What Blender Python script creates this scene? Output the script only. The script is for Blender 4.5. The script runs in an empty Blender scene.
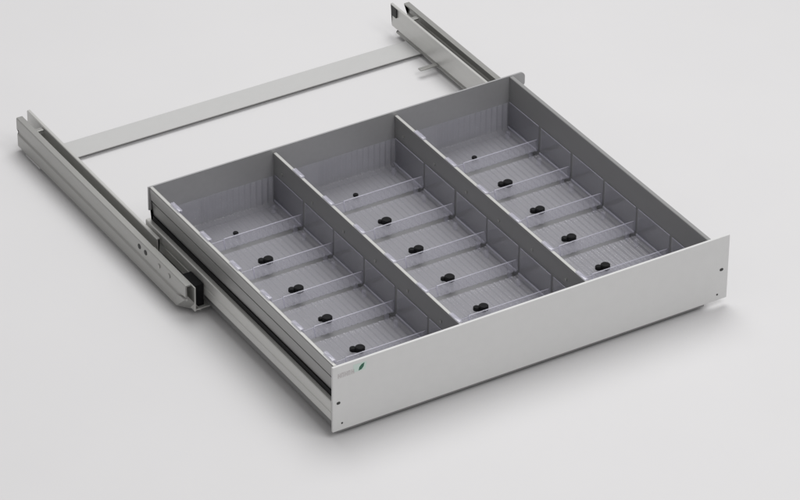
import bpy, bmesh, math, random
from mathutils import Vector, Matrix
random.seed(7)
sc = bpy.context.scene
COL = sc.collection

# ------------------------------------------------------------ camera, light, exposure
cd = bpy.data.cameras.new('camera'); cam = bpy.data.objects.new('camera', cd); COL.objects.link(cam)
YAW, PIT, ROL = 0.548200, 0.580280, 0.008386
fw = Vector((math.sin(YAW)*math.cos(PIT), math.cos(YAW)*math.cos(PIT), -math.sin(PIT)))
r0 = Vector((math.cos(YAW), -math.sin(YAW), 0)); u0 = r0.cross(fw)
rt = math.cos(ROL)*r0 + math.sin(ROL)*u0; up = -math.sin(ROL)*r0 + math.cos(ROL)*u0
M = Matrix((rt, up, -fw)).transposed().to_4x4(); M.translation = Vector((-1.708589, -2.924923, 2.441220))
cam.matrix_world = M
cd.sensor_width = 36.0; cd.lens = 4141.9*36/800; cd.clip_start = 0.05; cd.clip_end = 60
sc.camera = cam

w = bpy.data.worlds.new('World'); sc.world = w; w.use_nodes = True
w.node_tree.nodes['Background'].inputs[0].default_value = (1.0, 0.985, 0.985, 1)
w.node_tree.nodes['Background'].inputs[1].default_value = 0.40

def area(name, loc, target, sx, sy, power, color=(1, 1, 1)):
    l = bpy.data.lights.new(name, 'AREA'); l.shape = 'RECTANGLE'; l.size = sx; l.size_y = sy
    l.energy = power; l.color = color
    o = bpy.data.objects.new(name, l); COL.objects.link(o); o.location = loc
    o.rotation_euler = (Vector(target)-Vector(loc)).to_track_quat('-Z', 'Y').to_euler()
    return o
area('overhead_softbox', (0.75, 1.0, 2.5), (0.24, 0.2, 0), 1.8, 1.8, 42)
area('front_softbox', (0.6, -1.5, 2.5), (0.24, 0.1, 0), 1.4, 1.4, 28.5)

sc.view_settings.view_transform = 'Standard'; sc.view_settings.look = 'None'
sc.view_settings.exposure = 0.0; sc.view_settings.gamma = 1.0
sc.cycles.transparent_max_bounces = 40; sc.cycles.max_bounces = 12
sc.cycles.transmission_bounces = 12

# ------------------------------------------------------------ materials
def mat(name, col, rough=.5, metal=0., spec=.5, bump=0., scale=200., stretch=(1, 1, 1), var=.0):
    m = bpy.data.materials.new(name); m.use_nodes = True
    nt = m.node_tree; b = nt.nodes['Principled BSDF']
    b.inputs['Base Color'].default_value = (*col, 1); b.inputs['Roughness'].default_value = rough
    b.inputs['Metallic'].default_value = metal; b.inputs['Specular IOR Level'].default_value = spec
    tc = nt.nodes.new('ShaderNodeTexCoord'); mp = nt.nodes.new('ShaderNodeMapping')
    mp.inputs['Scale'].default_value = stretch
    nt.links.new(tc.outputs['Object'], mp.inputs[0])
    n = nt.nodes.new('ShaderNodeTexNoise'); n.inputs['Scale'].default_value = scale; n.inputs['Detail'].default_value = 6
    nt.links.new(mp.outputs[0], n.inputs['Vector'])
    if bump:
        bp = nt.nodes.new('ShaderNodeBump'); bp.inputs['Strength'].default_value = bump; bp.inputs['Distance'].default_value = .0006
        nt.links.new(n.outputs['Fac'], bp.inputs['Height']); nt.links.new(bp.outputs[0], b.inputs['Normal'])
    if var:
        mr = nt.nodes.new('ShaderNodeMapRange'); mr.inputs['To Min'].default_value = rough-var; mr.inputs['To Max'].default_value = rough+var
        nt.links.new(n.outputs['Fac'], mr.inputs[0]); nt.links.new(mr.outputs[0], b.inputs['Roughness'])
        n2 = nt.nodes.new('ShaderNodeTexNoise'); n2.inputs['Scale'].default_value = scale*.12; n2.inputs['Detail'].default_value = 5
        nt.links.new(mp.outputs[0], n2.inputs['Vector'])
        rp = nt.nodes.new('ShaderNodeMapRange'); rp.inputs['To Min'].default_value = 1-var*.6; rp.inputs['To Max'].default_value = 1+var*.6
        nt.links.new(n2.outputs['Fac'], rp.inputs[0])
        mx = nt.nodes.new('ShaderNodeVectorMath'); mx.operation = 'SCALE'; mx.inputs[0].default_value = col
        nt.links.new(rp.outputs[0], mx.inputs['Scale']); nt.links.new(mx.outputs[0], b.inputs['Base Color'])
    return m

FLOOR = mat('white_table', (.66, .655, .66), .6, bump=.03, scale=60, var=.03)
PAINT = mat('light_grey_paint', (.64, .64, .635), .40, bump=.18, scale=700, var=.05)
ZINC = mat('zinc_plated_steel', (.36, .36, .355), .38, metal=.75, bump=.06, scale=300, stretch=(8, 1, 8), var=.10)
INNER = mat('dark_grey_steel', (.40, .40, .405), .42, metal=.35, bump=.06, scale=260, stretch=(6, 1, 6), var=.08)
RAILM = mat('rail_steel', (.40, .40, .385), .36, metal=.6, bump=.05, scale=300, stretch=(8, 1, 8), var=.10)
BARM = mat('white_grey_paint', (.50, .50, .495), .5, bump=.08, scale=900, var=.04)
SLIDEM = mat('bright_steel', (.60, .60, .58), .34, metal=.45, bump=.05, scale=300, stretch=(8, 1, 8), var=.08)
SHADE = mat('shaded_grey_steel', (.27, .27, .27), .5, metal=.2, bump=.06, scale=260, stretch=(6, 1, 6), var=.05)  # drawer steel with shade put into its colour: right wall, dividers, bottom
BLACK = mat('black_stud_and_shade', (.004, .004, .005), .6, spec=.2)  # black of the studs, also painted shade in groove and rail channel
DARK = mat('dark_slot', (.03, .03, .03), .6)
LOGO_G = mat('dark_green_ink', (.01, .10, .055), .4)
LOGO_M = mat('mint_ink', (.55, .66, .61), .45)
LOGO_T = mat('grey_ink', (.47, .445, .445), .45)

def plastic(name, mixf):
    m = bpy.data.materials.new(name); m.use_nodes = True; nt = m.node_tree
    for n in list(nt.nodes):
        if n.type != 'OUTPUT_MATERIAL': nt.nodes.remove(n)
    out = [n for n in nt.nodes if n.type == 'OUTPUT_MATERIAL'][0]
    t = nt.nodes.new('ShaderNodeBsdfTransparent'); t.inputs[0].default_value = (.967, .967, .985, 1)
    d = nt.nodes.new('ShaderNodeBsdfDiffuse'); d.inputs[0].default_value = (.87, .86, .96, 1)
    tl = nt.nodes.new('ShaderNodeBsdfTranslucent'); tl.inputs[0].default_value = (.87, .86, .96, 1)
    m0 = nt.nodes.new('ShaderNodeMixShader'); m0.inputs[0].default_value = .45
    nt.links.new(d.outputs[0], m0.inputs[1]); nt.links.new(tl.outputs[0], m0.inputs[2])
    m1 = nt.nodes.new('ShaderNodeMixShader'); m1.inputs[0].default_value = mixf
    nt.links.new(t.outputs[0], m1.inputs[1]); nt.links.new(m0.outputs[0], m1.inputs[2])
    g = nt.nodes.new('ShaderNodeBsdfGlossy'); g.inputs['Roughness'].default_value = .13
    f = nt.nodes.new('ShaderNodeFresnel'); ge = nt.nodes.new('ShaderNodeNewGeometry'); mr = nt.nodes.new('ShaderNodeMapRange')   # thin sheet: the same gloss from both sides
    mr.inputs['To Min'].default_value = 1.75; mr.inputs['To Max'].default_value = 1/1.75
    nt.links.new(ge.outputs['Backfacing'], mr.inputs[0]); nt.links.new(mr.outputs[0], f.inputs[0])
    m2 = nt.nodes.new('ShaderNodeMixShader')
    nt.links.new(f.outputs[0], m2.inputs[0]); nt.links.new(m1.outputs[0], m2.inputs[1]); nt.links.new(g.outputs[0], m2.inputs[2])
    nt.links.new(m2.outputs[0], out.inputs[0])
    return m
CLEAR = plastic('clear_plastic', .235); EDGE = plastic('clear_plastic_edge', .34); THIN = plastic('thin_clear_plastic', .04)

# ------------------------------------------------------------ helpers
def box(bm, x0, x1, y0, y1, z0, z1, bev=.0004, seg=2):
    r = bmesh.ops.create_cube(bm, size=1)
    vs = r['verts']
    for v in vs:
        v.co = Vector(((x0+x1)/2+v.co.x*(x1-x0), (y0+y1)/2+v.co.y*(y1-y0), (z0+z1)/2+v.co.z*(z1-z0)))
    if bev:
        es = list({e for v in vs for e in v.link_edges})
        bmesh.ops.bevel(bm, geom=es, offset=min(bev, .45*min(x1-x0, y1-y0, z1-z0)), segments=seg, affect='EDGES', profile=.5)

def prism(bm, pts, y0, y1, axis='y', cut=None):
    """closed polygon pts extruded along an axis; axis y: pts are (x,z); axis x: (y,z); axis z: (x,y)"""
    def P(a, b, t):
        return {'y': (a, t, b), 'x': (t, a, b), 'z': (a, b, t)}[axis]
    A = [bm.verts.new(P(a, b, y0+(cut(a, b) if cut else 0))) for a, b in pts]
    B = [bm.verts.new(P(a, b, y1)) for a, b in pts]
    n = len(pts)
    for i in range(n):
        bm.faces.new((A[i], A[(i+1) % n], B[(i+1) % n], B[i]))
    f1 = bm.faces.new(A[::-1]); f2 = bm.faces.new(B)
    bmesh.ops.triangulate(bm, faces=[f1, f2])

def cyl(bm, c, r, h, axis='z', n=20, bev=0):
    rr = bmesh.ops.create_cone(bm, cap_ends=True, segments=n, radius1=r, radius2=r, depth=h)
    vs = rr['verts']
    R = {'z': Matrix.Identity(3), 'y': Matrix.Rotation(math.pi/2, 3, 'X'), 'x': Matrix.Rotation(math.pi/2, 3, 'Y')}[axis]
    for v in vs: v.co = R @ v.co + Vector(c)
    if bev:
        es = [e for e in {e for v in vs for e in v.link_edges} if len(e.link_faces) == 2 and any(len(f.verts) > 4 for f in e.link_faces)]
        bmesh.ops.bevel(bm, geom=es, offset=bev, segments=2, affect='EDGES')

def obj(name, bm, m, parent=None, smooth=False):
    bmesh.ops.recalc_face_normals(bm, faces=bm.faces[:])
    me = bpy.data.meshes.new(name); bm.to_mesh(me); bm.free()
    me.materials.append(m)
    if smooth:
        for p in me.polygons: p.use_smooth = True
    o = bpy.data.objects.new(name, me); COL.objects.link(o)
    if parent: o.parent = parent
    return o
def thing(name, label, cat, group=None):
    o = bpy.data.objects.new(name, None); o.empty_display_size = .02; COL.objects.link(o)
    return tag(o, label, cat, group)
def tag(o, label, cat, group=None):
    o['label'] = label; o['category'] = cat
    if group: o['group'] = group
    return o

# ------------------------------------------------------------ the surface
FZ = -.0085
bm = bmesh.new()
bmesh.ops.create_grid(bm, x_segments=1, y_segments=1, size=8)
for v in bm.verts: v.co.z = FZ
ground = obj('ground', bm, FLOOR); ground['kind'] = 'structure'

# ------------------------------------------------------------ drawer
W, H, D = .4826, .0791, .3922
B0, B1 = .0027, .4616
drawer = thing('drawer', 'grey metal drawer, dark inside with a light front panel, pulled from its frame', 'drawer')

# front panel, a thick plate with softened edges
bm = bmesh.new(); box(bm, 0, W, 0, .003, 0, H, .0007, 3)
panel = obj('front_panel', bm, PAINT, drawer)
def screw(x, z, rw, rh):
    bm = bmesh.new()
    n = 20
    pts = []
    for i in range(n):
        a = 2*math.pi*i/n
        pts.append((x+rh*math.cos(a)+math.copysign(max(rw-rh, 0), math.cos(a)), z+rh*math.sin(a)))
    prism(bm, pts, -.00025, .001, 'y')
    return obj('screw_hole', bm, DARK, panel)
screw(.0066, .0344, .0022, .0016); screw(.0108, .0085, .0011, .0011)
screw(.4738, .0379, .0023, .0017); screw(.4700, .0075, .0011, .0011)
# printed mark at the panel's upper left corner: pale letters, mint field, dark green leaf
lg = bpy.data.objects.new('logo', None)
bm = bmesh.new(); prism(bm, [(.0255, .0655), (.0380, .0655), (.0395, .0735), (.0385, .0748), (.0240, .0748), (.0235, .0700)], -.00015, .0005, 'y')
logo = obj('logo', bm, LOGO_M, panel)
bpy.data.objects.remove(lg)
bm = bmesh.new()
leaf = [(.0300, .0662), (.0335, .0668), (.0358, .0695), (.0368, .0738), (.0335, .0728), (.0308, .0700)]
prism(bm, leaf, -.00030, -.00016, 'y'); obj('leaf_mark', bm, LOGO_G, logo)
bm = bmesh.new()
x = .0062
for wd, kind in ((.0030, 0), (.0028, 1), (.0030, 0), (.0026, 1), (.0030, 0)):
    prism(bm, [(x, .0645), (x+.0008, .0645), (x+.0008, .0700), (x, .0700)], -.0002, .0005, 'y')
    prism(bm, [(x+wd-.0008, .0645), (x+wd, .0645), (x+wd, .0700), (x+wd-.0008, .0700)], -.0002, .0005, 'y')
    zz = .0692 if kind else .0668
    prism(bm, [(x+.0008, zz), (x+wd-.0008, zz), (x+wd-.0008, zz+.0008), (x+.0008, zz+.0008)], -.0002, .0005, 'y')
    x += .0039
obj('lettering', bm, LOGO_T, logo)

# folded side walls
def side(mirror):
    c = (B0+B1)/2
    f = (lambda x: 2*c-x) if mirror else (lambda x: x)
    T = .0782
    pts = [(.0027, .0740), (.0027, T-.001), (.0035, T), (.0072, T), (.0078, T-.0006), (.0078, .0035),
           (.0066, .0035), (.0066, .0425), (.0064, .0430), (.0046, .0600), (.0060, .0606), (.0060, .0628), (.0034, .0634)]
    bm = bmesh.new(); prism(bm, [(f(a), b) for a, b in pts], .0032, .3900)
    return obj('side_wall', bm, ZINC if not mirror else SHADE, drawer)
side(False); side(True)
bm = bmesh.new(); box(bm, .0030, .0062, .0034, .3898, .0784, .0790, .0003); obj('top_edge', bm, SLIDEM, drawer)
# back wall with its ear
bm = bmesh.new()
def rounded_ear():
    pts = [(.0075, .0035), (.4600, .0035), (.4600, .0620)]
    pts += [(.4745, .0620)]
    for i in range(5):
        a = -math.pi/2+i*math.pi/8; pts.append((.4745+.0025*math.cos(a), .0645+.0025*math.sin(a)))
    for i in range(7):
        a = i*math.pi/12; pts.append((.4710+.0060*math.cos(a), .0728+.0060*math.sin(a)))
    pts += [(.0014, .0788), (.0014, .0500), (.0075, .0500)]
    return pts
prism(bm, rounded_ear(), .3902, .3922)
obj('back_wall', bm, INNER, drawer)
bm = bmesh.new(); box(bm, .0080, .4562, .0034, .3898, -.0045, .0048, .0002)  # underside deepened, out of view, to darken the gap below the panel
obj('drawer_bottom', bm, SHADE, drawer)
bm = bmesh.new(); box(bm, .0080, .4562, .0032, .0048, .0050, .0740, .0003)
obj('inner_front_wall', bm, INNER, drawer)
# slide members fixed to the drawer sides
def slide(mirror):
    c = (B0+B1)/2
    f = (lambda x: 2*c-x) if mirror else (lambda x: x)
    pts = [(.0000, .0135), (.0000, .0222), (.0007, .0230), (.0007, .0252), (.0000, .0260), (.0000, .0352), (.0008, .0362), (.0062, .0362), (.0062, .0338), (.0018, .0338), (.0018, .0150), (.0062, .0150), (.0062, .0125), (.0008, .0125)]
    bm = bmesh.new(); prism(bm, [(f(a), b) for a, b in pts], .0032, .3960)
    return obj('slide', bm, SLIDEM, drawer)
slide(False); slide(True)
# black strip painting the shade in the groove between wall and slide
for s in (0, 1):
    bm = bmesh.new()
    a, b = (.0050, .0064) if not s else (B0+B1-.0064, B0+B1-.0050)
    box(bm, a, b, .0034, .3895, .0360, .0428, 0)
    obj('groove_shade', bm, BLACK, drawer)

# ------------------------------------------------------------ dividers
DX = [B0+(B1-B0)/3, B0+2*(B1-B0)/3]
def divider():
    bm = bmesh.new()
    pts = [(-.0009, .0052), (.0009, .0052), (.0009, .0700), (.0017, .0706), (.0017, .0728), (.0011, .0735), (-.0011, .0735), (-.0017, .0728), (-.0017, .0706), (-.0009, .0700)]
    prism(bm, pts, .0052, .3898)
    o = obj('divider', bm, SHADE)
    bm = bmesh.new(); box(bm, -.00175, .00175, .0056, .3894, .0737, .0745, .0003)
    obj('top_edge', bm, SLIDEM, o)
    for k in range(6):
        bm = bmesh.new(); cyl(bm, (-.0012, .045+.0654*k, .0560), .0016, .0012, 'x', 12)
        obj('rivet', bm, RAILM, o)
    return o
d0 = divider(); d0.location.x = DX[0]
tag(d0, 'thin metal divider wall between the left and the middle column of clear trays', 'divider', 'dividers inside the drawer')
d1 = d0.copy(); COL.objects.link(d1); d1.location.x = DX[1]
for ch in list(d0.children):
    c = ch.copy(); COL.objects.link(c); c.parent = d1
tag(d1, 'thin metal divider wall between the middle and the right column of clear trays', 'divider', 'dividers inside the drawer')

# ------------------------------------------------------------ clear trays: one built, the rest copied
PY = (D-.008)/6
SPL = .050          # where the smooth low part of the cross wall ends
def rib(x):
    return .0014*(math.sin(2*math.pi*(x-SPL)/.0072))*min(1, max(0, (x-SPL)/.004))
def tray_mesh(ht, TW, rear=False):
    bm = bmesh.new()
    def edge(n):              # cut edges: caught light painted as a whiter, hazier mix
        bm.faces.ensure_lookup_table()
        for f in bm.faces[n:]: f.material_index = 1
    L = PY-.0016
    def sheet(rows):
        vs = [[bm.verts.new(p) for p in r] for r in rows]
        for i in range(len(vs)-1):
            for j in range(len(vs[0])-1):
                bm.faces.new((vs[i][j], vs[i+1][j], vs[i+1][j+1], vs[i][j+1]))
    N = 170
    xr = [SPL+(TW-SPL)*i/N for i in range(N+1)]
    ZF, ZT, LEAN = .0140, .0275, .0040
    prof = []
    for k in range(9):
        t = 1-k/8; prof.append((.0008+LEAN*t, ZF+.003+(ZT-ZF-.003)*t, 1))
    prof += [(.0020, ZF+.0010, .5), (.0045, ZF, .9)]
    for k in range(1, 8): prof.append((.0045+(L-.0105)*k/8, ZF, .9))
    prof += [(L-.004, ZF, .9), (L-.0016, ZF+.0002, .9)]
    if rear: prof += [(L-.0013, ZF+.002+.0039*k, .9) for k in range(9)]
    sheet([[(x, y+rib(x)*k, z-rib(x)*k*.5) for x in xr] for (y, z, k) in prof])
    n0 = len(bm.faces)
    # top bead of the ribbed wall
    box(bm, SPL, TW, LEAN+.0002, LEAN+.0016, ZT-.0002, ZT+.0006, .0003); edge(n0)
    # smooth left part: lower, with a rounded shoulder
    top = []
    Rr, zt = .0200, .0262
    for i in range(13):
        a = math.pi-i*math.pi/24
        top.append((.002+Rr+Rr*math.cos(a), zt-.0100+.0100*math.sin(a)))
    for i in range(1, 9): top.append((.002+Rr+(SPL-.002-Rr)*i/8, zt))
    rows = []
    for t in (1, .8, .6, .4, .2, 0):
        zz = [(x, ZF+.002+(z-ZF-.002)*t) for x, z in top]
        rows.append([(x, .0010+LEAN*max(0, z-ZF-.003)/(ZT-ZF-.003), z) for x, z in zz])
    rows.append([(x, .0030, ZF+.0002) for x, z in top])
    for k in range(1, 5): rows.append([(x, .003+(L-.006)*k/4, ZF-.0002) for x, z in top])
    rows.append([(x, L-.0012, ZF) for x, z in top])
    if rear: rows += [[(x, L-.0011, ZF+.002+.0039*k) for x, z in top] for k in range(9)]
    sheet(rows)
    n0 = len(bm.faces)
    for (p, q) in zip(top[:-1], top[1:]):
        v = []
        for pt in (p, q):
            y0 = .0010+LEAN*max(0, pt[1]-ZF-.003)/(ZT-ZF-.003)
            v += [bm.verts.new((pt[0], y0+dy, pt[1]+dz)) for dy, dz in ((-.0002, 0), (.0008, 0), (.0008, .0007), (-.0002, .0007))]
        for i in range(4):
            bm.faces.new((v[i], v[(i+1) % 4], v[4+(i+1) % 4], v[4+i]))
    # step between the two parts
    prism(bm, [(.0006, ZF+.002), (.0016, ZF+.002), (LEAN+.0014, ZT+.0008), (LEAN+.0004, ZT+.0008)], SPL-.0005, SPL+.0006, 'x'); edge(n0)
    n1 = len(bm.faces)
    # side walls
    box(bm, .0000, .0008, .0010, L-.0010, ZF, .0415, .0003)
    box(bm, TW-.0008, TW, .0010, L-.0010, ZF, .0470, .0003)
    bm.faces.ensure_lookup_table()
    for f in bm.faces[n1:]: f.material_index = 2
    n0 = len(bm.faces)
    box(bm, TW-.0026, TW-.0009, .0015, L-.0015, ZF+.0002, ZF+.0028, .0006)
    box(bm, TW-.0009, TW+.0001, .0015, L-.0015, .0464, .0474, .0003)
    box(bm, -.0001, .0009, .0190, L-.0010, .0414, .0424, .0003); edge(n0)
    # small feet
    for fx in (.004, TW-.008):
        for fy in (.006, L-.010): box(bm, fx, fx+.004, fy, fy+.004, .0049, ZF-.0006, .0004)
    # hook over the wall on the left
    box(bm, -.0004, .0010, .0040, .0230, .0410, ht+.0003, .0004)
    n0 = len(bm.faces)
    box(bm, -.0036, .0012, .0040, .0230, ht, ht+.0014, .0005); edge(n0)
    return bm
def hole_mesh(kind):
    bm = bmesh.new()
    if kind == 0:      # two round studs side by side
        cyl(bm, (-.0046, 0, .0006), .0036, .0042, 'z', 24, .0006); cyl(bm, (.0028, .0004, .0014), .0053, .0058, 'z', 24, .0007)
        box(bm, -.004, .004, -.0026, .0016, -.0018, .0008, .0003)
    elif kind == 1:
        cyl(bm, (.0018, 0, .0014), .0056, .0058, 'z', 24, .0007); cyl(bm, (-.0050, .001, .0004), .0026, .0038, 'z', 24, .0006)
        box(bm, -.004, .002, -.0016, .0020, -.0017, .0006, .0003)
    else:
        cyl(bm, (0, 0, 0), .0030, .0026, 'z', 16, .0004)
    me = bpy.data.meshes.new('stud'); bm.to_mesh(me); bm.free(); me.materials.append(BLACK)
    return me
HM = [hole_mesh(k) for k in range(3)]
TWL, TWM = .1457, .1492
tray0 = obj('clear_tray', tray_mesh(.0796, TWL), CLEAR, smooth=False); tray0.data.materials.append(EDGE); tray0.data.materials.append(THIN)
def tray_variant(*args):
    o = obj('clear_tray', tray_mesh(*args), CLEAR); o.data.materials.append(EDGE); o.data.materials.append(THIN)
    me = o.data; bpy.data.objects.remove(o); return me
NARROW = tray0.data; NARROW_REAR = tray_variant(.0796, TWL, True)
WIDE = tray_variant(.0750, TWM); WIDE_REAR = tray_variant(.0750, TWM, True)
LAST = tray_variant(.0750, .1459); LAST_REAR = tray_variant(.0750, .1459, True)
for p in [p for me in (NARROW, NARROW_REAR, WIDE, WIDE_REAR, LAST, LAST_REAR) for p in me.polygons]: p.use_smooth = len(p.vertices) == 4 and p.area < .00012
hole0 = bpy.data.objects.new('stud', HM[0]); COL.objects.link(hole0); hole0.parent = tray0
hole_loc = (.0745, .0220, .0180)
ROWN = ['row nearest the front panel', 'second row from the front panel', 'third row from the front panel',
        'fourth row from the front panel', 'fifth row from the front panel', 'row against the back wall']
COLN = ['left', 'middle', 'right']
colx = [.0084, DX[0]+.0014, DX[1]+.0014]
first = True
for c in range(3):
    for k in range(6):
        if first: t, h = tray0, hole0; first = False
        else:
            t = tray0.copy(); COL.objects.link(t)
            h = hole0.copy(); COL.objects.link(h); h.parent = t
        t.data = ((NARROW_REAR, WIDE_REAR, LAST_REAR) if k == 5 else (NARROW, WIDE, LAST))[c]
        t.location = (colx[c]+random.uniform(-.0002, .0002), .0052+PY*k+random.uniform(-.0006, .0006), random.uniform(0, .0006))
        t.rotation_euler.z = math.radians(random.uniform(-.12, .12))
        kind = 2 if k == 5 else random.choice((0, 1, 0))
        h.location = (hole_loc[0]+random.uniform(-.001, .001), hole_loc[1]+random.uniform(-.0008, .0008), hole_loc[2]); h.data = HM[kind]; h.rotation_euler.z = math.radians(random.uniform(-40, -22))
        lab = ('clear ribbed plastic tray in the %s column, %s' if True else '') % (COLN[c], ROWN[k])
        tag(t, lab, 'tray', 'clear plastic trays in the drawer')

# ------------------------------------------------------------ slide frame the drawer runs in
frame = thing('slide_frame', 'grey steel frame of two channel rails and a crossbar lying behind the drawer', 'frame')
Y0, Y1 = .2640, .6560
CX = (B0+B1)/2
def rail(mirror):
    f = (lambda x: 2*CX-x) if mirror else (lambda x: x)
    Z = -.0029
    outer = [(-.0235, Z), (-.0235, .0120), (-.0220, .0140), (-.0220, .0175), (-.0240, .0195), (-.0240, .0325), (-.0232, .0338), (-.0165, .0338),
             (-.0165, .0322), (-.0222, .0322), (-.0222, .0205), (-.0205, .0190), (-.0205, .0125), (-.0220, .0110), (-.0220, Z+.0016),
             (-.0060, Z+.0016), (-.0060, Z)]
    bm = bmesh.new()
    prism(bm, [(f(a), b) for a, b in outer], Y0, Y1, 'y', cut=lambda a, b: .022 if (f(a) < -.0200 and b < .0130) else 0)
    r = obj('rail', bm, RAILM, frame)
    inner = [(-.0065, .0035), (-.0065, .0330), (-.0058, .0338), (-.0030, .0338), (-.0030, .0324), (-.0050, .0324), (-.0050, .0035)]
    bm = bmesh.new(); prism(bm, [(f(a), b) for a, b in inner], Y0+.095, Y1+.008)
    obj('inner_track', bm, SLIDEM, r)
    bm = bmesh.new()
    x0 = f(-.0243)
    for yy in (.300, .322):
        cyl(bm, (x0, yy, .0262), .0026, .0012, 'x', 16)
    obj('rivet', bm, RAILM, r)
    bm = bmesh.new()
    for yy in (.352, .366):
        cyl(bm, (f(-.0241), yy, .0262), .0030, .0006, 'x', 16)
    obj('slot', bm, DARK, r)
    bm = bmesh.new(); a, b = sorted((f(-.0138), f(-.0122))); box(bm, a, b, Y0-.001, Y0+.090, Z+.0017, .0285, .0003)
    obj('end_flange', bm, SLIDEM, r)
    bm = bmesh.new(); a, b = sorted((f(-.0121), f(.0052))); box(bm, a, b, Y0, Y0+.018, Z+.0018, Z+.0034, .0003)
    obj('foot', bm, SLIDEM, r)
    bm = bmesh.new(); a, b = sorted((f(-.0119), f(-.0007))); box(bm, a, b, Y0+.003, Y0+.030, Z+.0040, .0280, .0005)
    obj('channel_shade', bm, BLACK, r)  # black block painting the deep shade inside the open channel end
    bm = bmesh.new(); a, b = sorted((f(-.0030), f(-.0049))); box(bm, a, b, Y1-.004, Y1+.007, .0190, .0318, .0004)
    obj('track_end_shade', bm, DARK, r)  # dark box painting the shaded inside of the open track end
    # spacer seen through the gap between track and rail
    bm = bmesh.new(); a, b = sorted((f(-.0162), f(-.0068)))
    box(bm, a, b, .622, .628, .0285, .0310, .0004)
    obj('spacer', bm, RAILM, r)
    return r
rail(False); rail(True)
# crossbar: flat strip raised a few millimetres
bm = bmesh.new()
box(bm, -.0240, 2*CX+.0240, .6015, .6350, -.0045, -.0031, .0004)
box(bm, -.0200, 2*CX+.0200, .6085, .6340, FZ+.0003, -.0046, 0)
obj('crossbar', bm, BARM, frame)
bm = bmesh.new()
box(bm, 2*CX-.019, 2*CX+.0070, .5600, .5660, .0010, .0028, .0004)
obj('bracket', bm, RAILM, frame)
